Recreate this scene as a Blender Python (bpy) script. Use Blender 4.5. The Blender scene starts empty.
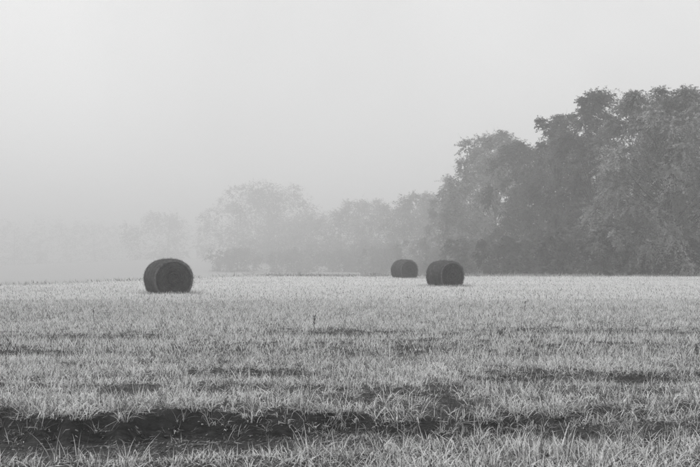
import bpy, bmesh, math, random
import numpy as np
from mathutils import Vector

# ------------------------------------------------------------------ camera, sky, sun
scene = bpy.context.scene
COL = scene.collection
CAM_H = 1.5
WORLD_SCALE = 0.75     # the place is laid out with 1.65 m bales, then brought down to their usual 1.25 m at the end
F_PX = 972.2           # focal length in pixels of the 700 px wide photograph (50 mm on 36 mm)
HORIZON = 260.0        # row of the horizon in the photograph
cam = bpy.data.cameras.new("camera")
cam.lens = 50; cam.sensor_width = 36; cam.clip_start = 0.05; cam.clip_end = 8000
camo = bpy.data.objects.new("camera", cam); COL.objects.link(camo)
camo.location = (0, 0, CAM_H)
camo.rotation_euler = (math.radians(90) + math.atan((HORIZON - 233.5) / F_PX), 0, 0)
scene.camera = camo

SUN_EL, SUN_AZ = math.radians(46), math.radians(-46)     # azimuth from +Y (view direction), negative = left
world = bpy.data.worlds.new("World"); scene.world = world; world.use_nodes = True
wn = world.node_tree; wn.nodes.clear()
w_out = wn.nodes.new("ShaderNodeOutputWorld"); w_bg = wn.nodes.new("ShaderNodeBackground")
w_sky = wn.nodes.new("ShaderNodeTexSky"); w_sky.sky_type = 'NISHITA'; w_sky.sun_disc = False
w_sky.sun_elevation = SUN_EL; w_sky.sun_rotation = SUN_AZ
w_sky.dust_density = 8; w_sky.air_density = 1.0
w_bw = wn.nodes.new("ShaderNodeRGBToBW")                 # the photograph is black and white
w_mix = wn.nodes.new("ShaderNodeMix"); w_mix.data_type = 'FLOAT'
w_mix.inputs[0].default_value = 0.93                      # cloud veil over the clear sky
w_mix.inputs[3].default_value = 9.9
wn.links.new(w_sky.outputs[0], w_bw.inputs[0])
wn.links.new(w_bw.outputs[0], w_mix.inputs[2])
w_tc = wn.nodes.new("ShaderNodeTexCoord"); w_nz = wn.nodes.new("ShaderNodeTexNoise")
w_nz.inputs["Scale"].default_value = 3.0; w_nz.inputs["Detail"].default_value = 3
w_mr = wn.nodes.new("ShaderNodeMapRange"); w_mr.inputs[1].default_value = 0.3; w_mr.inputs[2].default_value = 0.7
w_mr.inputs[3].default_value = 0.92; w_mr.inputs[4].default_value = 1.06        # faint banks in the cloud
w_mu = wn.nodes.new("ShaderNodeMath"); w_mu.operation = 'MULTIPLY'
wn.links.new(w_tc.outputs["Generated"], w_nz.inputs["Vector"]); wn.links.new(w_nz.outputs[0], w_mr.inputs[0])
wn.links.new(w_mix.outputs[0], w_mu.inputs[0]); wn.links.new(w_mr.outputs[0], w_mu.inputs[1])
wn.links.new(w_mu.outputs[0], w_bg.inputs[0])
w_bg.inputs[1].default_value = 0.10
wn.links.new(w_bg.outputs[0], w_out.inputs[0])

sun = bpy.data.lights.new("sun", 'SUN'); sun.energy = 1.5; sun.angle = math.radians(10)
suno = bpy.data.objects.new("sun", sun); COL.objects.link(suno)
sd = Vector((math.sin(SUN_AZ) * math.cos(SUN_EL), math.cos(SUN_AZ) * math.cos(SUN_EL), math.sin(SUN_EL)))
suno.rotation_euler = sd.to_track_quat('Z', 'Y').to_euler()
suno.location = (-20, 30, 60)

vs = scene.view_settings
vs.view_transform = 'Standard'; vs.look = 'None'; vs.gamma = 1.0; vs.use_curve_mapping = False
vs.exposure = 0.0
scene.cycles.volume_bounces = 1
scene.cycles.max_bounces = 5
scene.cycles.diffuse_bounces = 3
scene.cycles.use_denoising = True
scene.cycles.denoising_prefilter = 'NONE'

# ------------------------------------------------------------------ helpers
rng = np.random.default_rng(11)

def tag(o, label=None, cat=None, group=None, kind=None):
    if label: o["label"] = label
    if cat: o["category"] = cat
    if group: o["group"] = group
    if kind: o["kind"] = kind
    return o

def empty(name, loc):
    o = bpy.data.objects.new(name, None); o.empty_display_size = 0.3
    o.location = loc; COL.objects.link(o); return o

def mesh_np(name, verts, faces, mat=None, smooth=False, attrs=None):
    """verts (n,3), faces (m,k) with one k, or a list of such arrays"""
    verts = np.asarray(verts, dtype=np.float32)
    fl = faces if isinstance(faces, list) else [faces]
    fl = [np.asarray(f, dtype=np.int32) for f in fl if len(f)]
    me = bpy.data.meshes.new(name)
    me.vertices.add(len(verts)); me.vertices.foreach_set("co", verts.ravel())
    loops = np.concatenate([f.ravel() for f in fl]) if fl else np.zeros(0, np.int32)
    tot = np.concatenate([np.full(len(f), f.shape[1], np.int32) for f in fl]) if fl else np.zeros(0, np.int32)
    if len(tot):
        start = np.concatenate([[0], np.cumsum(tot)[:-1]]).astype(np.int32)
        me.loops.add(len(loops)); me.loops.foreach_set("vertex_index", loops)
        me.polygons.add(len(tot)); me.polygons.foreach_set("loop_start", start)
        me.polygons.foreach_set("use_smooth", np.full(len(tot), smooth, dtype=bool))
    for k, a in (attrs or {}).items():
        at = me.attributes.new(k, 'FLOAT', 'POINT'); at.data.foreach_set("value", np.asarray(a, np.float32))
    me.update(calc_edges=True)
    if mat: me.materials.append(mat)
    return me

def obj(name, me, parent=None, loc=None):
    o = bpy.data.objects.new(name, me); COL.objects.link(o)
    if parent: o.parent = parent
    if loc is not None: o.location = loc
    return o

def hash2(ix, iy, seed):
    h = (ix * 374761393 + iy * 668265263 + seed * 974634777) & 0xffffffff
    h = ((h ^ (h >> 13)) * 1274126177) & 0xffffffff
    return ((h ^ (h >> 16)) & 0xffff) / 65535.0

def vnoise(x, y, seed=0):
    x = np.asarray(x, float); y = np.asarray(y, float)
    ix = np.floor(x).astype(np.int64); iy = np.floor(y).astype(np.int64)
    fx = x - ix; fy = y - iy
    fx = fx * fx * (3 - 2 * fx); fy = fy * fy * (3 - 2 * fy)
    a = hash2(ix, iy, seed); b = hash2(ix + 1, iy, seed); c = hash2(ix, iy + 1, seed); d = hash2(ix + 1, iy + 1, seed)
    return (a * (1 - fx) + b * fx) * (1 - fy) + (c * (1 - fx) + d * fx) * fy

def fbm(x, y, seed=0, oct=3):
    s = 0; a = 0.5; t = 0
    for i in range(oct):
        s = s + a * vnoise(np.asarray(x) * 2 ** i, np.asarray(y) * 2 ** i, seed + i); t += a; a *= 0.5
    return s / t

def sstep(a, b, x):
    t = np.clip((np.asarray(x, float) - a) / (b - a), 0, 1)
    return t * t * (3 - 2 * t)

def px2x(px, depth):        # photograph column -> world X at a depth
    return (px - 350) / F_PX * depth

# ------------------------------------------------------------------ terrain
def ditch_edges(x):
    """near and far rim (Y) and depth of the muddy ditch across the foreground"""
    x = np.asarray(x, float)
    near = 7.15 + 0.55 * sstep(-2.6, 0.2, x) + 0.35 * sstep(0.2, 2.6, x) + 0.10 * np.sin(x * 1.7) + 0.45 * (fbm(x * 1.5, x * 0 + 3, 5) - 0.5)
    far = 9.75 - 0.35 * sstep(-2.0, 0.3, x) + 0.0 * x + 0.10 * np.sin(x * 1.1 + 1) + 0.6 * (fbm(x * 1.7, x * 0 + 9, 6) - 0.5) + 0.22 * (vnoise(x * 6, x * 0 + 2, 16) - 0.5)
    depth = 0.24 - 0.09 * sstep(-1.2, 0.6, x) - 0.15 * sstep(1.0, 2.8, x)
    return near, far, depth

def rut(x, y, yc, hw, x0, x1, fade=0.8):
    yc = yc + 0.25 * (fbm(x * 0.35, x * 0 + yc, 21) - 0.5) * 2
    m = np.clip(1 - np.abs(y - yc) / hw, 0, 1)
    return m * sstep(x0 - fade, x0 + fade, x) * (1 - sstep(x1 - fade, x1 + fade, x))

def ditch_mask(x, y):
    n, f, d = ditch_edges(x)
    return sstep(n - 0.05, n + 0.45, y) * (1 - sstep(f - 0.28, f + 0.05, y)), d

def ruts(x, y):
    """(mask, depth) of the wheel ruts and hollows in the field"""
    r = np.zeros(np.broadcast(x, y).shape)
    r = np.maximum(r, 1.0 * rut(x, y, 12.3, 0.75, 1.5, 40, 0.5))
    r = np.maximum(r, 1.25 * rut(x, y, 12.9, 0.8, -2.2, -0.6, 0.4))
    r = np.maximum(r, 0.6 * rut(x, y, 15.4, 0.7, -9, -3.0, 0.6))
    r = np.maximum(r, 0.40 * rut(x, y, 19.8, 1.4, -2.6, 4.2, 1.0))
    r = np.maximum(r, 0.35 * rut(x, y, 18.6, 1.3, -30, -4.0, 1.5))
    r = np.maximum(r, 0.35 * rut(x, y, 20.4, 1.4, 5, 40, 1.5))
    r = np.maximum(r, 0.5 * rut(x, y, 33.0, 1.9, -60, -3, 2))
    r = np.maximum(r, 0.4 * rut(x, y, 29.5, 1.8, -6, 60, 2))
    r = np.maximum(r, 0.6 * rut(x, y, 62.0, 2.0, -40, -4, 2))
    r = np.maximum(r, 0.7 * rut(x, y, 57.0, 1.6, 6.7, 12, 1))
    brk = sstep(0.25, 0.6, fbm(x * 0.8, y * 0.9, 33))
    return np.clip(r * (0.35 + 0.65 * brk), 0, 1)

def terrain(x, y):
    x = np.asarray(x, float); y = np.asarray(y, float)
    z = 0.05 * (fbm(x * 0.22, y * 0.3, 2) - 0.5) + 0.035 * (fbm(x * 1.3, y * 1.5, 3) - 0.5)
    z = z * sstep(120, 60, y)
    m, d = ditch_mask(x, y)
    z = z - m * d + m * (0.06 * (fbm(x * 1.6, y * 5.0, 8, 4) - 0.5) + 0.025 * (fbm(x * 6, y * 11, 9) - 0.5))
    z = z - 0.11 * ruts(x, y) * sstep(45, 25, y)
    # the field ends in a soft crest and falls away behind it
    yc = 86 + np.clip(x + 9, -26, 0) * 2.9
    yc = np.maximum(yc, 46) - 8 * sstep(20, 60, x) * 0
    slope = np.where(x < -9, 0.019 + 0.011 * sstep(-9, -20, x), 0.0195)
    run = np.clip(y - yc, 0, None)
    run = np.where(run < 6, run * run / 12, run - 3)
    hill = 8.0 * sstep(330, 570, y) * sstep(-320, -60, x) * (1 - sstep(900, 1800, y))     # wooded rise far behind
    return z - 5.5 * (1 - np.exp(-run * slope / 5.5 * 1.08)) + hill

def crest(x):
    return np.maximum(86 + np.clip(np.asarray(x, float) + 9, -26, 0) * 2.9, 46)

def axis(parts):
    out = []
    for a, b, s in parts:
        out.append(np.arange(a, b, s))
    return np.concatenate(out)

xs = np.concatenate([-np.geomspace(2300, 60, 26), np.arange(-55, -14, 2.5), np.arange(-14, -7, 0.4), np.arange(-7, 7, 0.075),
                     np.arange(7, 14, 0.4), np.arange(14, 56, 2.5), np.geomspace(60, 2300, 26)])
ys = np.concatenate([-np.geomspace(2300, 20, 16), np.arange(-15, 5, 2.5), np.arange(5, 6.6, 0.2), np.arange(6.6, 13.6, 0.06), np.arange(13.6, 24, 0.2),
                     np.arange(24, 60, 0.9), np.arange(60, 130, 2.0), np.geomspace(130, 2300, 34)])
gx, gy = np.meshgrid(xs, ys)
gz = terrain(gx, gy)
nx_, ny_ = len(xs), len(ys)
ii = np.arange(nx_ * ny_).reshape(ny_, nx_)
gf = np.stack([ii[:-1, :-1], ii[:-1, 1:], ii[1:, 1:], ii[1:, :-1]], -1).reshape(-1, 4)
gm, _ = ditch_mask(gx, gy)
soil = np.clip(np.maximum(gm * 1.0, 0.75 * ruts(gx, gy)), 0, 1)

# ------------------------------------------------------------------ materials (the photograph is black and white: all greys)
def new_mat(name):
    m = bpy.data.materials.new(name); m.use_nodes = True
    nt = m.node_tree; nt.nodes.clear()
    return m, nt, nt.nodes.new, nt.links.new

def ground_mat():
    m, nt, N, L = new_mat("field_soil")
    out = N("ShaderNodeOutputMaterial"); b = N("ShaderNodeBsdfPrincipled"); L(b.outputs[0], out.inputs[0])
    geo = N("ShaderNodeNewGeometry")
    n1 = N("ShaderNodeTexNoise"); n1.inputs["Scale"].default_value = 9; n1.inputs["Detail"].default_value = 8; n1.inputs["Roughness"].default_value = 0.7
    L(geo.outputs["Position"], n1.inputs["Vector"])
    thatch = N("ShaderNodeValToRGB"); thatch.color_ramp.elements[0].position = 0.3; thatch.color_ramp.elements[1].position = 0.75
    thatch.color_ramp.elements[0].color = (0.018, 0.018, 0.018, 1); thatch.color_ramp.elements[1].color = (0.10, 0.10, 0.10, 1)
    L(n1.outputs[0], thatch.inputs[0])
    mp = N("ShaderNodeMapping"); mp.inputs["Scale"].default_value = (7, 26, 20)
    L(geo.outputs["Position"], mp.inputs["Vector"])
    n2 = N("ShaderNodeTexNoise"); n2.inputs["Scale"].default_value = 1.0; n2.inputs["Detail"].default_value = 8; n2.inputs["Roughness"].default_value = 0.75
    L(mp.outputs[0], n2.inputs["Vector"])
    mud = N("ShaderNodeValToRGB"); mud.color_ramp.elements[0].position = 0.42; mud.color_ramp.elements[1].position = 0.74
    mud.color_ramp.elements[0].color = (0.006, 0.006, 0.006, 1); mud.color_ramp.elements[1].color = (0.11, 0.11, 0.11, 1)
    L(n2.outputs[0], mud.inputs[0])
    at = N("ShaderNodeAttribute"); at.attribute_name = "soil"
    mx = N("ShaderNodeMix"); mx.data_type = 'RGBA'
    L(at.outputs["Fac"], mx.inputs[0]); L(thatch.outputs[0], mx.inputs[6]); L(mud.outputs[0], mx.inputs[7])
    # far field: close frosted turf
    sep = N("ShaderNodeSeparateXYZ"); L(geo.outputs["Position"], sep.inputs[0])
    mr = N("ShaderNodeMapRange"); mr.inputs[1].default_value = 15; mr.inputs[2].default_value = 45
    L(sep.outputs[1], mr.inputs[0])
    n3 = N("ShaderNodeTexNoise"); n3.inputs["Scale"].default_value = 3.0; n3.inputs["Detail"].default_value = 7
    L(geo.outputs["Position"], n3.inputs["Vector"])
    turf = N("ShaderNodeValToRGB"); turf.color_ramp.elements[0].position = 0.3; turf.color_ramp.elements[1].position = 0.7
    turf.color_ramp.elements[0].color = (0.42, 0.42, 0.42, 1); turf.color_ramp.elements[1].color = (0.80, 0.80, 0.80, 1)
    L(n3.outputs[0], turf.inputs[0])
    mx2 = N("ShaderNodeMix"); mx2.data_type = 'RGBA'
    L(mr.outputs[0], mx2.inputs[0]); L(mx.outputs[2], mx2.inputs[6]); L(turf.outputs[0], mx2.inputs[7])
    ar = N("ShaderNodeAttribute"); ar.attribute_name = "rough_land"
    rl_ = N("ShaderNodeValToRGB"); rl_.color_ramp.elements[0].color = (0.32, 0.32, 0.32, 1); rl_.color_ramp.elements[1].color = (0.48, 0.48, 0.48, 1)
    L(n3.outputs[0], rl_.inputs[0])
    mx3 = N("ShaderNodeMix"); mx3.data_type = 'RGBA'
    L(ar.outputs["Fac"], mx3.inputs[0]); L(mx2.outputs[2], mx3.inputs[6]); L(rl_.outputs[0], mx3.inputs[7])
    L(mx3.outputs[2], b.inputs["Base Color"])
    rr = N("ShaderNodeMapRange"); rr.inputs[3].default_value = 0.95; rr.inputs[4].default_value = 0.62
    L(at.outputs["Fac"], rr.inputs[0]); L(rr.outputs[0], b.inputs["Roughness"])
    b.inputs["Specular IOR Level"].default_value = 0.25
    bp = N("ShaderNodeBump"); bp.inputs["Strength"].default_value = 1.0; bp.inputs["Distance"].default_value = 0.06
    L(n2.outputs[0], bp.inputs["Height"]); L(bp.outputs[0], b.inputs["Normal"])
    return m

def grass_mat():
    m, nt, N, L = new_mat("frosted_grass")
    out = N("ShaderNodeOutputMaterial")
    ai = N("ShaderNodeAttribute"); ai.attribute_type = 'INSTANCER'; ai.attribute_name = "tone"
    av = N("ShaderNodeAttribute"); av.attribute_name = "blade_tone"
    mul = N("ShaderNodeMath"); mul.operation = 'MULTIPLY'
    L(ai.outputs["Fac"], mul.inputs[0]); L(av.outputs["Fac"], mul.inputs[1])
    mn = N("ShaderNodeMath"); mn.operation = 'MINIMUM'; mn.inputs[1].default_value = 0.9; L(mul.outputs[0], mn.inputs[0]); mul = mn
    cmb = N("ShaderNodeCombineColor")
    for i in range(3): L(mul.outputs[0], cmb.inputs[i])
    d = N("ShaderNodeBsdfDiffuse"); t = N("ShaderNodeBsdfTranslucent"); g = N("ShaderNodeBsdfGlossy"); g.inputs["Roughness"].default_value = 0.5
    L(cmb.outputs[0], d.inputs[0]); L(cmb.outputs[0], t.inputs[0])
    m1 = N("ShaderNodeMixShader"); m1.inputs[0].default_value = 0.28
    L(d.outputs[0], m1.inputs[1]); L(t.outputs[0], m1.inputs[2])
    m2 = N("ShaderNodeMixShader"); m2.inputs[0].default_value = 0.05
    L(m1.outputs[0], m2.inputs[1]); L(g.outputs[0], m2.inputs[2])
    L(m2.outputs[0], out.inputs[0])
    return m

def simple_mat(name, lo, hi, scale, rough=0.9, bump=0.0, attr=None, trans=0.0, mapping=None):
    m, nt, N, L = new_mat(name)
    out = N("ShaderNodeOutputMaterial")
    tc = N("ShaderNodeTexCoord"); src = tc.outputs["Object"]
    if mapping:
        mp = N("ShaderNodeMapping"); mp.inputs["Scale"].default_value = mapping; L(src, mp.inputs["Vector"]); src = mp.outputs[0]
    n = N("ShaderNodeTexNoise"); n.inputs["Scale"].default_value = scale; n.inputs["Detail"].default_value = 7; n.inputs["Roughness"].default_value = 0.65
    L(src, n.inputs["Vector"])
    r = N("ShaderNodeValToRGB"); r.color_ramp.elements[0].position = 0.3; r.color_ramp.elements[1].position = 0.72
    r.color_ramp.elements[0].color = (lo, lo, lo, 1); r.color_ramp.elements[1].color = (hi, hi, hi, 1)
    L(n.outputs[0], r.inputs[0]); colr = r.outputs[0]
    if attr:
        a = N("ShaderNodeAttribute"); a.attribute_name = attr
        v = N("ShaderNodeVectorMath"); v.operation = 'SCALE'; L(colr, v.inputs[0]); L(a.outputs["Fac"], v.inputs["Scale"]); colr = v.outputs[0]
    b = N("ShaderNodeBsdfPrincipled"); b.inputs["Roughness"].default_value = rough; b.inputs["Specular IOR Level"].default_value = 0.2
    L(colr, b.inputs["Base Color"])
    if bump:
        bp = N("ShaderNodeBump"); bp.inputs["Strength"].default_value = bump; bp.inputs["Distance"].default_value = 0.03
        L(n.outputs[0], bp.inputs["Height"]); L(bp.outputs[0], b.inputs["Normal"])
    sh = b.outputs[0]
    if trans:
        t = N("ShaderNodeBsdfTranslucent"); L(colr, t.inputs[0]); mx = N("ShaderNodeMixShader"); mx.inputs[0].default_value = trans
        L(sh, mx.inputs[1]); L(t.outputs[0], mx.inputs[2]); sh = mx.outputs[0]
    L(sh, out.inputs[0])
    return m

M_GROUND = ground_mat()
M_GRASS = grass_mat()
M_LEAF = simple_mat("leaf", 0.06, 0.15, 0.5, 0.6, 0, "leaf_tone", 0.25)
M_BARK = simple_mat("bark", 0.03, 0.08, 6, 0.9, 0.6, None, 0, (1, 1, 0.25))
M_HAY = simple_mat("hay", 0.014, 0.075, 7, 0.95, 0.8, "layer_tone")
M_STRAW = simple_mat("straw", 0.035, 0.09, 3, 0.85, 0, "blade_tone")
M_STALK = simple_mat("dry_stalk", 0.10, 0.2, 20, 0.9)
M_BLADE = simple_mat("pale_blade", 0.32, 0.5, 12, 0.7, 0, None, 0.25)
M_CLOD = simple_mat("wet_clod", 0.02, 0.09, 14, 0.7, 0, "blade_tone")
M_LITTER = simple_mat("straw_litter", 0.22, 0.5, 2, 0.8, 0, "blade_tone")

ground = obj("ground", mesh_np("ground", np.stack([gx, gy, gz], -1).reshape(-1, 3), gf, M_GROUND, True, {"soil": soil.ravel(), "rough_land": sstep(3, 9, gy - crest(gx)).ravel()}))
tag(ground, "pale frosted mown field with a dark muddy ditch in front", "field", kind="structure")

# ------------------------------------------------------------------ grass (one stuff object, clumps instanced on points)
def blades(n, h0, h1, w0, w1, spread, lean, seg, r, kink=0.25, curl_=0.5, dark=0.36):
    """n curved tapering blades; returns verts, quads, tris, tone"""
    a0 = r.random(n) * 2 * math.pi; rad = spread * np.sqrt(r.random(n))
    base = np.stack([rad * np.cos(a0), rad * np.sin(a0), np.full(n, -0.02)], -1)
    H = h0 + (h1 - h0) * r.random(n); W = w0 + (w1 - w0) * r.random(n)
    az = r.random(n) * 2 * math.pi
    az = np.where(r.random(n) < 0.5, a0 + r.normal(0, 0.6, n), az)
    th0 = np.abs(r.normal(0, lean, n)) + 0.05; curl = np.abs(r.normal(curl_, 0.55, n))
    kk = (r.random(n) < kink) * r.uniform(0.5, 1.5, n); ks = r.integers(1, seg, n) if seg > 1 else np.ones(n, int)
    tw = r.normal(0, 0.5, n)
    P = base.copy(); rows = []; th = th0.copy()
    for s in range(seg + 1):
        t = s / seg
        sa = az + math.pi / 2 + tw * t
        side = np.stack([np.cos(sa), np.sin(sa), 0.25 * np.sin(tw * 3 + t * 2)], -1)
        wt = W * (0.75 + 0.5 * t if t < 0.4 else 0.95 * (1 - t) / 0.6 + 0.02)
        if s < seg:
            rows.append(P - side * wt[:, None] / 2); rows.append(P + side * wt[:, None] / 2)
        else:
            rows.append(P.copy())
        th = th + curl / seg + np.where(ks == s + 1, kk, 0)
        th = np.minimum(th, 2.5)
        d = np.stack([np.sin(th) * np.cos(az), np.sin(th) * np.sin(az), np.cos(th)], -1)
        P = P + d * (H / seg)[:, None]
        P[:, 2] = np.maximum(P[:, 2], 0.008)
    k = 2 * seg + 1
    V = np.stack(rows, 1).reshape(-1, 3)
    o = np.arange(n)[:, None] * k
    quads = np.concatenate([o + np.array([[2 * s, 2 * s + 1, 2 * s + 3, 2 * s + 2]]) for s in range(seg - 1)]) if seg > 1 else np.zeros((0, 4), int)
    tris = o + np.array([[2 * seg - 2, 2 * seg - 1, 2 * seg]])
    tone = np.repeat(np.where(r.random(n) < dark, r.uniform(0.06, 0.32, n), r.uniform(0.85, 1.25, n)), k)
    return V, quads, tris, tone

grass_src = bpy.data.collections.new("grass_clumps")        # source clumps; not linked to the scene
def clump(i, n, h0, h1, w0, w1, spread, lean, seg, **kw):
    V, q, t, tone = blades(n, h0, h1, w0, w1, spread, lean, seg, np.random.default_rng(100 + i), **kw)
    me = mesh_np("grass_clump", V, [q, t], M_GRASS, True, {"blade_tone": tone})
    o = bpy.data.objects.new("grass_clump_%02d" % i, me); grass_src.objects.link(o)
NA, NB, NC_, ND = 10, 6, 6, 6
for i in range(NA): clump(i, 19, 0.07, 0.22, 0.005, 0.0105, 0.12, 0.70, 5, kink=0.4, curl_=0.8, dark=0.37)                 # near, lush
for i in range(NB): clump(NA + i, 15, 0.07, 0.19, 0.007, 0.013, 0.14, 0.55, 3, kink=0.25, dark=0.30)            # middle field
for i in range(NC_): clump(NA + NB + i, 14, 0.08, 0.19, 0.018, 0.030, 0.25, 0.65, 2, kink=0.15, dark=0.22)       # far field
for i in range(ND): clump(NA + NB + NC_ + i, 24, 0.16, 0.38, 0.005, 0.009, 0.08, 0.5, 7, kink=0.3, curl_=1.25, dark=0.4)   # long arching tussocks

def scatter(y0, y1, dens, half, seed):
    r = np.random.default_rng(seed)
    wmax = half(y1); n = int(dens * 2 * wmax * (y1 - y0))
    y = r.uniform(y0, y1, n); x = r.uniform(-wmax, wmax, n)
    k = np.abs(x) < half(y)
    return x[k], y[k], r
half = lambda y: 0.36 * np.asarray(y, float) * 1.12 + 1.3
PX, PS, PT, PI_, PR = [], [], [], [], []
def add_zone(y0, y1, dens, i0, n, seed, near):
    x, y, r = scatter(y0, y1, dens, half, seed)
    rt = ruts(x, y); dm, _ = ditch_mask(x, y); patch = 0.6 * fbm(x * 0.55, y * 0.7, 40) + 0.4 * fbm(x * 0.10, y * 0.55, 44); fine = fbm(x * 2.6, y * 2.6, 41)
    n_, f_, _d = ditch_edges(x)
    left = 1 - sstep(-0.9, 0.6, x)
    p = np.ones(len(x))
    p *= 1 - 0.72 * np.clip(rt * 1.3, 0, 1) * sstep(0.30, 0.52, fine + 0.08)
    p *= np.where(dm > 0.25, (1 - left) * 0.62 * sstep(0.34, 0.56, fine) + 0.03 + 0.45 * (y > f_ - 0.22), 1.0)
    if near:
        p *= 0.34 + 0.66 * sstep(0.36, 0.58, fbm(x * 1.1, y * 2.2, 47))
        p *= np.where((y > f_) & (y < f_ + 2.2), 0.25 + 0.75 * sstep(0.40, 0.54, fbm(x * 2.0, y * 3.2, 58)), 1)
        p = np.where((dm > 0.25) & (x > 1.2), np.maximum(p, 0.75 * sstep(1.2, 2.4, x) * sstep(0.36, 0.5, fine)), p)
        p *= np.where(y < n_ + 0.3, 1 - 0.4 * left * sstep(0.3, 0.55, fbm(x * 3, y * 3, 48)), 1)
    else:
        p *= 0.5 + 0.5 * sstep(0.32, 0.55, fbm(x * 0.5, y * 1.3, 49))
    tall = r.random(len(x)) < p
    k = tall | (r.random(len(x)) < np.where(dm > 0.25, 0.10 + 0.55 * (1 - left), 0.9 if near else 0.25))
    x, y, rt, dm, patch, fine, left, n_, f_, tall = [a[k] for a in (x, y, rt, dm, patch, fine, left, n_, f_, tall)]
    z = terrain(x, y)
    s = (0.72 + 0.5 * patch) * r.uniform(0.75, 1.2, len(x))
    ix = r.integers(i0, i0 + n, len(x))
    if near:
        s *= 0.85 + 0.1 * sstep(13, 9, y)
        s *= 1 - 0.2 * (y < n_ + 0.3) * left
        tus = (r.random(len(x)) < 0.07 + 0.10 * sstep(12, 9, y) + 0.55 * np.exp(-((y - f_ - 0.1) / 0.4) ** 2) + 0.18 * sstep(0.55, 0.7, patch)) & (dm < 0.75)
        ix = np.where(tus, r.integers(NA + NB + NC_, NA + NB + NC_ + ND, len(x)), ix)
        s = np.where(tus, r.uniform(0.55, 0.95, len(x)), s)
    s *= 1 - 0.3 * rt
    s = np.where(dm > 0.4, s * 0.8, s)
    s *= np.where((y > 74) & (r.random(len(x)) < 0.06), r.uniform(1.3, 2.0, len(x)), 1)
    tone = (0.74 + 0.24 * patch) * r.uniform(0.8, 1.15, len(x)) * (1 - 0.5 * rt) * np.where(dm > 0.3, 0.75, 1) * (0.84 + 0.32 * sstep(0.3, 0.65, fbm(x * 0.12, y * 0.6, 52)))
    tone *= 1.06 + 0.14 * sstep(12, 32, y)
    s = np.where(tall, s, r.uniform(0.28, 0.55, len(x))); tone = np.where(tall, tone, r.uniform(0.10, 0.34, len(x)))
    cr = crest(x); edge = (y > cr - 1.5) & (r.random(len(x)) < 0.3)
    s = np.where(edge, s * r.uniform(1.4, 2.6, len(x)), s); tone = np.where(edge, tone * np.where(x < -8, 0.6, 0.35), tone)
    k = y < cr + 7
    PX.append(np.stack([x, y, z], -1)[k]); PS.append(s[k]); PT.append(tone[k])
    PI_.append(ix[k]); PR.append((r.random(len(x)) * 2 * math.pi)[k])
add_zone(5.6, 15, 120, 0, NA, 1, True)
add_zone(15, 36, 62, NA, NB, 2, False)
add_zone(36, 96, 26, NA + NB, NC_, 3, False)
BALE_SPOTS = [(168.5, 42.5), (445.0, 54.5), (404.5, 78.0)]
for bx_, by_ in BALE_SPOTS:                                 # rank grass left standing round each bale
    r = np.random.default_rng(int(bx_)); n = 420; a_ = r.uniform(0, 2 * math.pi, n); q_ = r.uniform(0.75, 1.5, n)
    x = px2x(bx_, by_) + 1.05 * q_ * np.cos(a_); y = by_ + 0.95 * q_ * np.sin(a_)
    PX.append(np.stack([x, y, terrain(x, y)], -1)); PS.append(r.uniform(0.9, 1.7, n)); PT.append(r.uniform(0.5, 0.95, n))
    PI_.append(r.integers(NA, NA + NB, n)); PR.append(r.random(n) * 6.28)
PX = np.concatenate(PX); PS = np.concatenate(PS); PT = np.concatenate(PT); PI_ = np.concatenate(PI_); PR = np.concatenate(PR)

gme = mesh_np("grass", PX, np.zeros((0, 3), int), M_GRASS, False, {"clump_scale": PS, "tone": PT, "turn": PR})
ai = gme.attributes.new("clump_index", 'INT', 'POINT'); ai.data.foreach_set("value", PI_.astype(np.int32))
grass = obj("grass", gme)
tag(grass, "pale frosted grass covering the whole mown field", "grass", kind="stuff")
ng = bpy.data.node_groups.new("grass_scatter", 'GeometryNodeTree')
ng.interface.new_socket("Geometry", in_out='INPUT', socket_type='NodeSocketGeometry')
ng.interface.new_socket("Geometry", in_out='OUTPUT', socket_type='NodeSocketGeometry')
N = ng.nodes.new; L = ng.links.new
gi = N("NodeGroupInput"); go = N("NodeGroupOutput")
iop = N("GeometryNodeInstanceOnPoints"); ci = N("GeometryNodeCollectionInfo")
ci.inputs["Collection"].default_value = grass_src; ci.inputs["Separate Children"].default_value = True; ci.inputs["Reset Children"].default_value = True
def nattr(name, typ):
    a = N("GeometryNodeInputNamedAttribute"); a.data_type = typ; a.inputs["Name"].default_value = name; return a
a_s = nattr("clump_scale", 'FLOAT'); a_r = nattr("turn", 'FLOAT'); a_i = nattr("clump_index", 'INT')
cx = N("ShaderNodeCombineXYZ"); L(a_r.outputs[0], cx.inputs[2])
e2r = N("FunctionNodeEulerToRotation"); L(cx.outputs[0], e2r.inputs[0])
L(gi.outputs[0], iop.inputs["Points"]); L(ci.outputs[0], iop.inputs["Instance"])
iop.inputs["Pick Instance"].default_value = True
L(a_i.outputs[0], iop.inputs["Instance Index"]); L(e2r.outputs[0], iop.inputs["Rotation"]); L(a_s.outputs[0], iop.inputs["Scale"])
L(iop.outputs[0], go.inputs[0])
md = grass.modifiers.new("scatter", 'NODES'); md.node_group = ng

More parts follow.
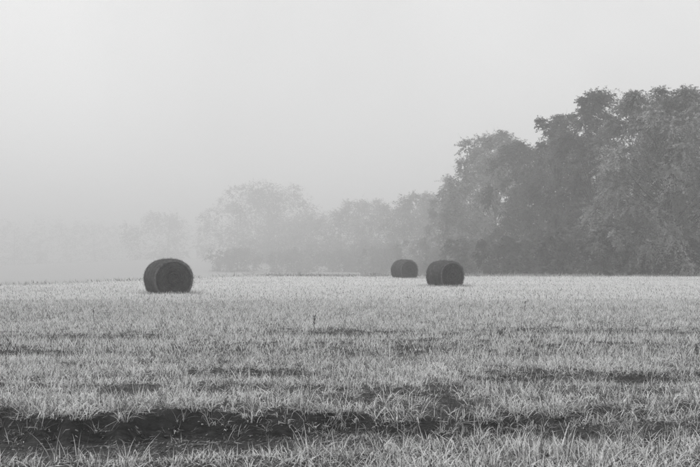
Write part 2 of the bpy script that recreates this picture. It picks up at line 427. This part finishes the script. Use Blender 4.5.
# ------------------------------------------------------------------ tubes
def tube(pts, rads, sides=6):
    pts = np.asarray(pts, float); n = len(pts)
    d = np.gradient(pts, axis=0); d /= np.linalg.norm(d, axis=1)[:, None] + 1e-9
    ref = np.where(np.abs(d[:, 2:3]) > 0.9, np.array([[1., 0, 0]]), np.array([[0., 0, 1]]))
    u = np.cross(d, ref); u /= np.linalg.norm(u, axis=1)[:, None] + 1e-9
    v = np.cross(d, u)
    a = np.arange(sides) * 2 * math.pi / sides
    V = pts[:, None, :] + (u[:, None, :] * np.cos(a)[None, :, None] + v[:, None, :] * np.sin(a)[None, :, None]) * np.asarray(rads)[:, None, None]
    idx = np.arange(n * sides).reshape(n, sides)
    F = np.stack([idx[:-1], np.roll(idx, -1, 1)[:-1], np.roll(idx, -1, 1)[1:], idx[1:]], -1).reshape(-1, 4)
    return V.reshape(-1, 3), F

def join(parts):
    vs_, fs_, o = [], [], 0
    for v, f in parts:
        vs_.append(v); fs_.append(f + o); o += len(v)
    return np.concatenate(vs_), np.concatenate(fs_)

# ------------------------------------------------------------------ trees
def leaf_quads(c, d, nrm, size, r, wid=0.72):
    n = len(c)
    nrm = nrm / (np.linalg.norm(nrm, axis=1)[:, None] + 1e-9)
    d = d - nrm * np.sum(d * nrm, axis=1)[:, None]
    d = d / (np.linalg.norm(d, axis=1)[:, None] + 1e-9)
    s = np.cross(d, nrm)
    l = (size * r.uniform(0.6, 1.3, n))[:, None]
    V = np.stack([c, c + d * l * 0.5 + s * l * wid * 0.5, c + d * l, c + d * l * 0.5 - s * l * wid * 0.5], 1).reshape(-1, 3)
    F = np.arange(4 * n).reshape(n, 4)
    return V, F

def tree(name, label, px, depth, top, hw_px, lobes, twigs, per, leaf, seed, base_frac=0.02, shape=1.0, tone=1.0, group="trees in the fog beyond the field", cat="tree", bare=0, droop=0.55):
    r = np.random.default_rng(seed)
    X = px2x(px, depth); zg = float(terrain(np.array([X]), np.array([depth]))[0])
    H = (HORIZON - top) / F_PX * depth + CAM_H - zg
    H = max(H, 2.0)
    W = hw_px / F_PX * depth
    root = empty(name, (X, depth, zg - 0.05))
    tag(root, label, cat, group)
    # trunk
    n = 9; t = np.linspace(0, 1, n)
    lx = r.normal(0, 0.012 * H, n).cumsum() * 0.6; ly = r.normal(0, 0.012 * H, n).cumsum() * 0.6; lx[0] = ly[0] = 0
    tp = np.stack([lx, ly, t * H * 0.82], -1)
    r0 = 0.012 * H + 0.08
    tr = [tube(tp, r0 * (1 - 0.88 * t) * np.where(t < 0.06, 1.35, 1), 8)]
    # lobes of the crown
    hb = base_frac
    lobes = int(lobes * 1.7); twigs = int(twigs * 0.85)
    hh = hb + (0.97 - hb) * (np.arange(lobes) + r.random(lobes)) / lobes
    prof = np.where(hh > 0.45, np.sqrt(np.clip(1.02 - ((hh - 0.45) / 0.56) ** 2, 0.10, 1)), 0.8 + 0.2 * hh / 0.45)
    ang = np.arange(lobes) * 2.399 + r.normal(0, 0.5, lobes)
    rl = W * (0.20 + 0.16 * r.random(lobes)) * (0.75 + 0.25 * prof) * np.where(np.arange(lobes) % 3 == 0, 1.5, 1)
    rad = np.maximum(W * prof * np.where(np.arange(lobes) % 3 == 0, r.uniform(0.25, 0.7, lobes), r.uniform(0.75, 1.12, lobes)) - rl * 0.7, 0)
    C = np.stack([rad * np.cos(ang), rad * np.sin(ang), np.minimum(hh * H, H - rl * 0.95)], -1)
    C[-1] = [0.1 * W * r.normal(), 0.1 * W, H - rl[-1]]
    # limbs from trunk to lobes
    for i in range(lobes):
        zt = np.clip(C[i, 2] * r.uniform(0.45, 0.75), 0.05 * H, 0.8 * H)
        s = np.interp(zt, tp[:, 2], np.arange(n)); a = tp[int(s)] + (tp[min(int(s) + 1, n - 1)] - tp[int(s)]) * (s - int(s))
        m = (a + C[i]) / 2 + np.array([0, 0, -0.06 * H]) * (1 if C[i, 2] > zt + 1 else 0) + r.normal(0, 0.02 * H, 3)
        u = np.linspace(0, 1, 6)[:, None]
        u = u * 0.8
        lp = (1 - u) ** 2 * a + 2 * u * (1 - u) * m + u ** 2 * C[i]
        lr = (0.26 * r0 * (1 - zt / H) + 0.02) * (1 - 0.8 * u[:, 0])
        tr.append(tube(lp, lr, 5))
    tv, tf = join(tr)
    obj("trunk", mesh_np("trunk", tv, tf, M_BARK, True), root)
    # twigs radiating from each lobe, leaves along them
    nt_ = lobes * twigs
    cid = np.repeat(np.arange(lobes), twigs)
    dirs = r.normal(0, 1, (nt_, 3)); dirs /= np.linalg.norm(dirs, axis=1)[:, None]
    outw = C[cid] * np.array([1, 1, 0.5]) - np.array([0, 0, 0.22 * H]); outw /= np.linalg.norm(outw, axis=1)[:, None] + 1e-6
    dirs = dirs + 0.62 * outw + np.array([0, 0, 0.12]); dirs /= np.linalg.norm(dirs, axis=1)[:, None]
    ln = rl[cid] * r.uniform(0.45, 1.12, nt_) * np.where(r.random(nt_) < 0.06, 1.3, 1)
    u = r.uniform(0.30, 1.0, (nt_, per)) ** 0.8
    P = C[cid][:, None, :] + dirs[:, None, :] * (ln[:, None] * u)[:, :, None]
    P[:, :, 2] -= droop * 0.45 * ln[:, None] * u ** 2.2
    P += r.normal(0, 0.022, P.shape) * (0.5 + rl[cid][:, None, None])
    D = dirs[:, None, :] + np.array([0, 0, -1.0]) * (droop * u)[:, :, None] + r.normal(0, 0.45, P.shape)
    NR = dirs[:, None, :] * 0.8 + np.array([0, 0, 0.9]) + r.normal(0, 0.45, P.shape)
    ltone = (0.55 + 0.9 * r.random(lobes))[cid][:, None] * (0.8 + 0.4 * r.random((nt_, per))) * tone
    P = P.reshape(-1, 3); D = D.reshape(-1, 3); NR = NR.reshape(-1, 3); ltone = ltone.ravel()
    k = P[:, 2] > 0.1
    P, D, NR, ltone = P[k], D[k], NR[k], ltone[k]
    V, F = leaf_quads(P, D, NR, leaf * 1.15, r)
    obj("crown", mesh_np("crown", V, F, M_LEAF, False, {"leaf_tone": np.repeat(ltone, 4)}), root)
    if bare:       # thin twigs that stick out of the crown against the sky
        tw = []
        for i in r.choice(nt_, bare, replace=False):
            c = C[cid[i]]; d = dirs[i] + np.array([0, 0, 0.3]); L_ = rl[cid[i]] * r.uniform(0.95, 1.2)
            u_ = np.linspace(0.2, 1, 5)[:, None]
            pts = c + d * L_ * u_ + r.normal(0, 0.06, (5, 3))
            tw.append(tube(pts, 0.025 * (1.15 - u_[:, 0]), 3))
        v, f = join(tw)
        obj("twigs", mesh_np("twigs", v, f, M_BARK, False), root)["kind"] = "stuff"
    return root

T = tree
T("broadleaf_tree", "big pale-leaved tree nearest the camera at the right edge", 668, 93, 82, 82, 80, 84, 23, 0.155, 1, tone=2.6, droop=0.9)
T("broadleaf_tree", "round-topped dark tree just left behind the big right edge tree", 600, 112, 85, 50, 50, 70, 22, 0.19, 2, tone=1.15, bare=15)
T("broadleaf_tree", "dark tree with spiky bare twigs, shoulder of the dark round-topped tree", 560, 126, 110, 42, 40, 60, 22, 0.21, 3, tone=1.15, bare=40)
T("broadleaf_tree", "tall tree cut by the right border behind the big right edge tree", 765, 98, 88, 70, 40, 60, 12, 0.30, 4, tone=1.0)
T("broadleaf_tree", "dark flat-topped tree between the spiky tree and the pale domed tree", 526, 145, 138, 46, 40, 60, 20, 0.23, 5, tone=0.95)
T("broadleaf_tree", "pale domed tree with a steep left side above the right bale", 494, 182, 129, 50, 58, 66, 22, 0.25, 6, tone=2.6, bare=20)
T("broadleaf_tree", "low grey tree with upright twigs between both right bales", 430, 325, 188, 54, 40, 55, 11, 0.50, 7, tone=1.4, bare=25)
T("broadleaf_tree", "low hazy tree directly behind the farthest bale", 398, 390, 201, 50, 36, 45, 10, 0.54, 8, tone=1.4)
T("broadleaf_tree", "narrow hazy tree left of the farthest bale", 362, 450, 195, 44, 36, 45, 10, 0.6, 9, tone=1.1)
T("broadleaf_tree", "broad low hazy tree near the middle of the picture", 312, 480, 206, 62, 40, 45, 10, 0.64, 10, tone=2.0)
T("broadleaf_tree", "tall faint tree, highest left of the middle", 268, 540, 178, 62, 42, 45, 10, 0.72, 11, tone=1.0)
T("broadleaf_tree", "faint narrow tree at the left end of the visible tree line", 236, 600, 194, 40, 24, 40, 10, 0.62, 12, tone=1.0)
T("broadleaf_tree", "ghostly tree almost lost in fog right above the left bale", 168, 680, 208, 52, 28, 40, 9, 0.85, 13, tone=1.0)
T("broadleaf_tree", "ghostly low tree almost lost in fog left of the left bale", 95, 860, 214, 66, 28, 36, 9, 0.85, 14, tone=1.0)
T("broadleaf_tree", "ghostly wide tree almost lost in fog at the left edge", 15, 820, 210, 80, 32, 36, 9, 0.9, 15, tone=1.0)
T("broadleaf_tree", "dark tree filling the gap behind the spiky tree", 575, 150, 130, 55, 36, 50, 11, 0.36, 16, tone=0.9)
T("broadleaf_tree", "dark tree deep behind the big right edge tree", 680, 116, 100, 60, 40, 50, 16, 0.27, 17, tone=0.9)
T("broadleaf_tree", "middling grey tree stepping down left of the pale domed tree", 452, 225, 186, 32, 28, 50, 11, 0.40, 18, tone=1.6)
T("broadleaf_tree", "dark tree showing through behind the pale domed tree", 484, 205, 152, 42, 36, 50, 12, 0.36, 19, tone=0.9)
# undergrowth
sh = "shrubs along the foot of the trees"
T("shrub", "pale bushy shrub at the foot of the big right edge tree", 608, 90, 222, 32, 22, 60, 22, 0.16, 21, 0.0, 0.8, 2.0, sh, "shrub")
T("shrub", "dark low shrub at the far right corner of the field", 690, 89, 238, 30, 18, 50, 12, 0.22, 22, 0.0, 0.8, 0.8, sh, "shrub")
T("shrub", "dark shrub below the spiky tree", 560, 104, 226, 30, 18, 50, 12, 0.25, 23, 0.0, 0.8, 1.3, sh, "shrub")
T("shrub", "dark wide shrub right of the right bale", 510, 120, 232, 34, 20, 50, 12, 0.28, 24, 0.0, 0.8, 1.4, sh, "shrub")
T("shrub", "hazy shrub just above the right bale", 462, 150, 236, 28, 18, 45, 11, 0.3, 25, 0.0, 0.8, 1.6, sh, "shrub")
T("shrub", "hazy low shrub behind and left of the farthest bale", 372, 370, 238, 30, 18, 40, 10, 0.36, 28, 0.0, 0.8, 1.0, sh, "shrub")
T("shrub", "hazy low shrub between the farthest bale and the right bale", 420, 270, 236, 30, 18, 40, 10, 0.32, 29, 0.0, 0.8, 1.0, sh, "shrub")
T("shrub", "faint wide shrub below the broad low hazy tree", 325, 430, 236, 34, 18, 40, 10, 0.4, 30, 0.0, 0.8, 1.0, sh, "shrub")
T("shrub", "faint wide shrub below the tall faint tree", 268, 470, 234, 38, 20, 40, 10, 0.45, 31, 0.0, 0.8, 1.0, sh, "shrub")
for q_, (lb, px_, dd, tp, w_) in enumerate([("faint thicket at the left end of the hazy tree line", 238, 400, 244, 34), ("faint thicket between the tall faint tree and the broad low tree", 292, 390, 246, 32),
        ("faint thicket between the broad hazy tree and the narrow hazy tree", 345, 370, 246, 34), ("hazy thicket just left of the farthest bale", 382, 320, 245, 30), ("hazy thicket between and behind both right bales", 440, 240, 243, 30)]):
    T("shrub", lb, px_, dd, tp, w_, 18, 40, 10, 0.0013 * dd, 40 + q_, 0.0, 0.8, 1.1, sh, "shrub")
T("shrub", "low dark shrub under the big tree", 645, 91, 240, 28, 16, 50, 12, 0.22, 26, 0.0, 0.8, 1.3, sh, "shrub")

# ------------------------------------------------------------------ round bales
def bale(label, px, depth, diam, length, yaw, seed, sag):
    r = np.random.default_rng(seed)
    X = px2x(px, depth); zg = float(terrain(np.array([X]), np.array([depth]))[0])
    root = empty("round_bale", (X, depth, zg - 0.05)); root.rotation_euler = (0, 0, yaw)
    tag(root, label, "hay bale", "round hay bales in the field")
    R = diam / 2
    def deform(P):           # sagging: wider than high, flat foot
        P = P.copy()
        P[:, 0] *= 1 + sag; z = P[:, 2]
        cc = np.clip(np.abs(P[:, 0]) / (R * (1 + sag)), 1e-4, 1)
        P[:, 0] *= np.where(z < 0, cc ** (-0.3 * np.clip(-z / (0.6 * R), 0, 1)), 1)
        z = np.where(z < 0, np.maximum(z, -R * 0.93) * (1 - 0.5 * sag), z * (1 - 0.35 * sag))
        P[:, 2] = z + R * 0.90
        low = np.clip((R * 0.5 - P[:, 2]) / (R * 0.5), 0, 1)
        P[:, 0] *= 1 + 0.04 * low
        return P
    na, nl = 96, 44
    a = np.arange(na) * 2 * math.pi / na
    y = np.linspace(-length / 2, length / 2, nl)
    e = np.clip((np.abs(y) - (length / 2 - 0.07)) / 0.07, 0, 1)
    prof = R * (1 - 0.05 * e ** 2.2)
    off = r.random() * 50
    # a few bands where the hay rolled unevenly
    band = np.zeros(nl)
    for c, w, d_ in [(-0.30, 0.05, -0.035), (-0.13, 0.09, 0.02), (0.05, 0.045, -0.03), (0.22, 0.08, 0.018), (0.34, 0.04, -0.03)]:
        band += d_ * np.exp(-((y / length - c) / w) ** 2)
    A, Y = np.meshgrid(a, y)
    nz = 0.05 * (fbm(Y * 9 + off, np.cos(A) * 2 + np.sin(A) * 3 + 9, seed) - 0.5) + 0.03 * (fbm(Y * 25 + off, A * 3, seed + 3) - 0.5) * np.sin(A / 2) ** 0.2
    Rr = (prof + band)[:, None] + nz
    side = deform(np.stack([Rr * np.cos(A), Y, Rr * np.sin(A)], -1).reshape(-1, 3))
    idx = np.arange(na * nl).reshape(nl, na)
    F = np.stack([idx[:-1], idx[1:], np.roll(idx, -1, 1)[1:], np.roll(idx, -1, 1)[:-1]], -1).reshape(-1, 4)
    lay = 1.2 + 1.5 * vnoise(Y * 7 + off, A * 0.5, seed + 20) + 0.35 * (fbm(Y * 22, A * 2, seed + 21) - 0.5)
    obj("rolled_side", mesh_np("rolled_side", side, F, M_HAY, True, {"layer_tone": lay.ravel()}), root)
    # spiral end faces
    for sgn in (-1, 1):
        nr = 34; q = np.linspace(0.0, 1.0, nr)
        Q, A2 = np.meshgrid(q, a, indexing='ij')
        rr = Q * (Rr[0 if sgn < 0 else -1][None, :] * 1.0)
        turn = Q * 8.5 - A2 / (2 * math.pi) + 1.2 * (fbm(np.cos(A2) * 1.5 * Q + off, np.sin(A2) * 1.5 * Q, seed + 7) - 0.5)
        ridge = np.abs((turn % 1) - 0.5) * 2
        rough = (fbm(Q * 14 + off, A2 * 2.2, seed + 9) - 0.5)
        bulge = 0.055 * (1 - Q ** 2) + 0.06 * (ridge - 0.5) * (1 - Q ** 8) + 0.06 * rough * (1 - Q ** 6) - 0.05 * np.exp(-(Q / 0.12) ** 2)
        yy = sgn * (length / 2 + bulge * (Q < 0.999))
        P = deform(np.stack([rr * np.cos(A2), yy, rr * np.sin(A2)], -1).reshape(-1, 3))
        id2 = np.arange(nr * na).reshape(nr, na)
        F2 = np.stack([id2[:-1], np.roll(id2, -1, 1)[:-1], np.roll(id2, -1, 1)[1:], id2[1:]], -1).reshape(-1, 4)
        lay = 0.1 + 1.1 * sstep(0.2, 0.8, vnoise(turn * 1.1 + off, Q * 0, seed + 22)) + 0.5 * (fbm(Q * 20, A2 * 2, seed + 23) - 0.5) + 3.2 * sstep(0.88, 0.92, Q)
        obj("end_face", mesh_np("end_face", P, F2, M_HAY, True, {"layer_tone": lay.ravel()}), root)
    # straws: lying round the roll, along the spiral of the faces, and sticking out
    n1, n2, n3 = 2600, 2400, 900
    def straws(P, T_, Nrm, ln, wd):
        n = len(P); S = np.cross(T_, Nrm); S /= np.linalg.norm(S, axis=1)[:, None] + 1e-9
        T_ = T_ / (np.linalg.norm(T_, axis=1)[:, None] + 1e-9)
        b = P + Nrm * 0.006; m = P + T_ * ln[:, None] * 0.5 + Nrm * (0.012 + 0.010 * r.random(n))[:, None]; e_ = P + T_ * ln[:, None] + Nrm * (0.004 + 0.02 * r.random(n))[:, None]
        w = S * (wd / 2)
        V = np.stack([b - w, b + w, m + w, m - w, e_], 1).reshape(-1, 3)
        o = np.arange(n)[:, None] * 5
        return V, o + np.array([[0, 1, 2, 3]]), o + np.array([[3, 2, 4]])
    def ring(n):
        aa = r.random(n) * 2 * math.pi
        return aa, np.stack([np.cos(aa), np.zeros(n), np.sin(aa)], -1), np.stack([-np.sin(aa), np.zeros(n), np.cos(aa)], -1)
    aa, Nn, Tt = ring(n1)
    yy = r.uniform(-0.49, 0.49, n1) * length
    rr = np.interp(yy, y, prof + band) + 0.01
    Pp = Nn * rr[:, None]; Pp[:, 1] = yy
    s1 = straws(Pp, Tt * np.sign(r.normal(0, 1, n1))[:, None] + r.normal(0, 0.22, (n1, 3)), Nn, r.uniform(0.08, 0.25, n1), 0.009)
    aa, Nn, Tt = ring(n2)
    q = np.sqrt(r.random(n2)) * 0.87; sg = np.where(r.random(n2) < 0.5, -1.0, 1.0)
    Pp = Nn * (q * R)[:, None]; Pp[:, 1] = sg * (length / 2 + 0.055 * (1 - q ** 2) + 0.012)
    fn = np.zeros((n2, 3)); fn[:, 1] = sg
    s2 = straws(Pp, Tt + r.normal(0, 0.35, (n2, 3)) * np.array([1, 0.25, 1]), fn, r.uniform(0.06, 0.2, n2), 0.009)
    aa, Nn, Tt = ring(n3)
    yy = r.uniform(-0.5, 0.5, n3) * length; rr = np.interp(yy, y, prof + band)
    Pp = Nn * rr[:, None]; Pp[:, 1] = yy
    s3 = straws(Pp, Nn * 0.5 + Tt * r.normal(0, 0.6, n3)[:, None] + r.normal(0, 0.5, (n3, 3)), Nn, r.uniform(0.04, 0.11, n3), 0.005)
    vs_, qs, ts, o = [], [], [], 0
    for v, qd, tr_ in (s1, s2, s3):
        vs_.append(v); qs.append(qd + o); ts.append(tr_ + o); o += len(v)
    V = deform(np.concatenate(vs_))
    tone = np.repeat(r.uniform(0.3, 1.6, n1 + n2 + n3) ** 1.3, 5)
    st = obj("loose_straw", mesh_np("loose_straw", V, [np.concatenate(qs), np.concatenate(ts)], M_STRAW, False, {"blade_tone": tone}), root)
    st["kind"] = "stuff"
    return X, zg

bales = [("large round hay bale standing alone on the left", 168.5, 42.5, 1.70, 1.5, math.radians(28), 3, 0.06),
         ("right-hand round hay bale, nearer one of the pair", 445.0, 54.5, 1.60, 1.4, math.radians(30), 4, 0.05),
         ("smallest, farthest round hay bale in front of the trees", 404.5, 78, 1.66, 1.4, math.radians(30), 5, 0.05)]
for b in bales: bale(*b)

# ------------------------------------------------------------------ single tall plants and litter
def stalk(label, px, depth, h, seed, branch):
    r = np.random.default_rng(seed); X = px2x(px, depth); zg = float(terrain(np.array([X]), np.array([depth]))[0])
    root = empty("weed_stalk", (X, depth, zg)); tag(root, label, "weed", "dry weed stalks in the field")
    u = np.linspace(0, 1, 6); lean = r.normal(0, 0.06, 2)
    pts = np.stack([lean[0] * h * u ** 2, lean[1] * h * u ** 2, -0.02 + h * u], -1)
    v, f = tube(pts, 0.008 * (1.1 - 0.5 * u), 5)
    obj("stem", mesh_np("stem", v, f, M_STALK, True), root)
    parts = []
    for i in range(branch):
        k = r.uniform(0.55, 0.98); b = np.array([lean[0] * h * k * k, lean[1] * h * k * k, h * k]); aa = r.random() * 6.28
        e_ = b + np.array([math.cos(aa) * 0.03, math.sin(aa) * 0.03, r.uniform(0.03, 0.06)])
        parts.append(tube([b, (b + e_) / 2, e_], [0.004, 0.009, 0.003], 4))
    v, f = join(parts); obj("seed_head", mesh_np("seed_head", v, f, M_STALK, True), root)
stalk("lone tall dark weed stalk in mid-field, left of the far bale", 314, 19.0, 0.42, 1, 12)
stalk("thin weed stalk below and left of the left bale", 94, 23.5, 0.36, 2, 5)
stalk("short weed stalk in the right half of the field", 524, 27.5, 0.34, 3, 6)

def tuft(label, px, depth, specs, seed):
    r = np.random.default_rng(seed); X = px2x(px, depth); zg = float(terrain(np.array([X]), np.array([depth]))[0])
    root = empty("grass_tuft", (X, depth, zg)); tag(root, label, "grass tuft", "tall grass tufts on the near ditch bank")
    for dx, top_dx, h, w in specs:
        u = np.linspace(0, 1, 7)
        c = np.stack([dx + (top_dx - dx) * u ** 1.6, 0.04 * r.normal() * u, -0.02 + (h + 0.02) * (u - 0.12 * u ** 3)], -1)
        wd = w * np.where(u < 0.3, 0.7 + u, (1 - u) / 0.7 + 0.03)
        dirc = np.gradient(c, axis=0); sdv = np.stack([dirc[:, 2], 0 * u + 0.002 * r.normal(), -dirc[:, 0]], -1); sdv /= np.linalg.norm(sdv, axis=1)[:, None]
        off = np.zeros((7, 3)); off[:, 1] = 0.0025
        A_ = c - sdv * wd[:, None] / 2; B_ = c + sdv * wd[:, None] / 2; C_ = c - off
        V = np.stack([A_, C_, B_], 1).reshape(-1, 3); i3 = np.arange(21).reshape(7, 3)
        F = np.concatenate([np.stack([i3[:-1, j], i3[:-1, j + 1], i3[1:, j + 1], i3[1:, j]], -1) for j in (0, 1)])
        obj("blade", mesh_np("blade", V, F, M_BLADE, True), root)
tuft("tall spread tuft of long blades in the bottom left corner", 57, 7.35, [(0, 0.06, 0.33, 0.008), (-0.03, -0.22, 0.28, 0.008), (0.0, -0.10, 0.21, 0.007), (0.03, -0.03, 0.17, 0.008)], 5)
tuft("small upright tuft at the bottom, right of the left corner tuft", 128, 7.4, [(0, -0.05, 0.2, 0.011), (0.02, 0.02, 0.16, 0.010), (-0.02, -0.1, 0.13, 0.010), (0.03, 0.09, 0.12, 0.010)], 6)
tuft("upright tuft before the narrow middle part of the ditch", 232, 7.75, [(0, 0.02, 0.22, 0.010), (0.03, 0.07, 0.19, 0.010), (-0.03, -0.07, 0.18, 0.010), (-0.01, -0.02, 0.15, 0.011), (0.05, 0.15, 0.12, 0.010)], 7)

# straw litter lying on the mud of the ditch
r = np.random.default_rng(77)
n = 60000
x = r.uniform(-5.2, 3.4, n); y = r.uniform(7.2, 9.9, n); m_, _ = ditch_mask(x, y)
cl = fbm(x * 1.1, y * 5.0, 61)
k = (m_ > 0.45) & (x < 0.9 - 1.2 * r.random(n)) & (r.random(n) < sstep(0.46, 0.66, cl) * 0.8 + 0.07)
x, y = x[k], y[k]; n = len(x)
ang = r.normal(0, 0.3, n); ln = r.uniform(0.008, 0.032, n) * np.where(r.random(n) < 0.05, 6, 1); wd = r.uniform(0.0025, 0.006, n)
dx, dy = np.cos(ang), np.sin(ang)
def lp(u, s): 
    X_ = x + dx * ln * u - dy * wd * s; Y_ = y + dy * ln * u + dx * wd * s
    return np.stack([X_, Y_, terrain(X_, Y_) + 0.005 + 0.02 * u * tl + wd * (0.5 + s * tz)], -1)
tl = r.random(n); tz = r.normal(0, 0.9, n)
V = np.stack([lp(0, -.5), lp(0, .5), lp(0.5, -.5), lp(0.5, .5), lp(1, -.2), lp(1, .2)], 1).reshape(-1, 3)
o_ = np.arange(n)[:, None] * 6
lit = obj("straw_litter", mesh_np("straw_litter", V, [o_ + np.array([[0, 1, 3, 2]]), o_ + np.array([[2, 3, 5, 4]])], M_LITTER, False, {"blade_tone": np.repeat(r.uniform(0.3, 1.3, n) ** 1.5, 6)}))
tag(lit, "pale bits of straw lying on the mud of the ditch", "straw", kind="stuff")

# clods of wet soil in the ditch and the deeper ruts
r = np.random.default_rng(78); n = 9000
x = r.uniform(-5.2, 6.0, n); y = r.uniform(7.0, 13.2, n); m_, _ = ditch_mask(x, y); rt = ruts(x, y)
k = ((m_ > 0.2) | (rt > 0.45)) & (r.random(n) < 0.35 + 0.65 * sstep(0.4, 0.6, fbm(x * 2, y * 3, 63)))
x, y = x[k], y[k]; n = len(x)
ph = (1 + 5 ** 0.5) / 2
IV = np.array([[-1, ph, 0], [1, ph, 0], [-1, -ph, 0], [1, -ph, 0], [0, -1, ph], [0, 1, ph], [0, -1, -ph], [0, 1, -ph], [ph, 0, -1], [ph, 0, 1], [-ph, 0, -1], [-ph, 0, 1]]) / 1.9
IF = np.array([[0, 11, 5], [0, 5, 1], [0, 1, 7], [0, 7, 10], [0, 10, 11], [1, 5, 9], [5, 11, 4], [11, 10, 2], [10, 7, 6], [7, 1, 8], [3, 9, 4], [3, 4, 2], [3, 2, 6], [3, 6, 8], [3, 8, 9], [4, 9, 5], [2, 4, 11], [6, 2, 10], [8, 6, 7], [9, 8, 1]])
sz = 0.005 + 0.018 * r.random(n) ** 2.5
V = IV[None] * (1 + r.normal(0, 0.22, (n, 12, 3))) * sz[:, None, None] * np.array([1.4, 1.1, 0.75])
V = V + np.stack([x, y, terrain(x, y) + sz * 0.25], -1)[:, None, :]
F = (np.arange(n)[:, None, None] * 12 + IF[None]).reshape(-1, 3)
cl_ = obj("soil_clods", mesh_np("soil_clods", V.reshape(-1, 3), F, M_CLOD, False, {"blade_tone": np.repeat(r.uniform(0.5, 1.6, n), 12)}))
tag(cl_, "dark wet clods of soil lying in the muddy ditch", "soil", kind="stuff")

# ------------------------------------------------------------------ fog
hm, nt, N, L = new_mat("haze")
ho = N("ShaderNodeOutputMaterial"); pv = N("ShaderNodeVolumePrincipled")
pv.inputs["Color"].default_value = (0.91, 0.91, 0.91, 1); pv.inputs["Density"].default_value = 0.0032 / WORLD_SCALE
pv.inputs["Density Attribute"].default_value = ""; pv.inputs["Anisotropy"].default_value = 0.0
L(pv.outputs[0], ho.inputs["Volume"])
hm.cycles.homogeneous_volume = True
zt, zb, e = 48.0, float(gz.min()) - 1.0, 2400.0
V = np.array([[sx * e, sy * e, z] for z in (zb, zt) for sy in (-1, 1) for sx in (-1, 1)])
F = np.array([[0, 2, 3, 1], [4, 5, 7, 6], [0, 1, 5, 4], [2, 6, 7, 3], [0, 4, 6, 2], [1, 3, 7, 5]])
haze = obj("haze", mesh_np("haze", V, F, hm))
tag(haze, "pale morning fog filling the air over the field", "fog", kind="stuff")

# ------------------------------------------------------------------ bring the laid-out place to its real size
for o in list(scene.objects):
    if o.parent is None and o.type in {'MESH', 'EMPTY', 'CAMERA'}:
        o.location = o.location * WORLD_SCALE
        if o.type != 'CAMERA': o.scale = o.scale * WORLD_SCALE
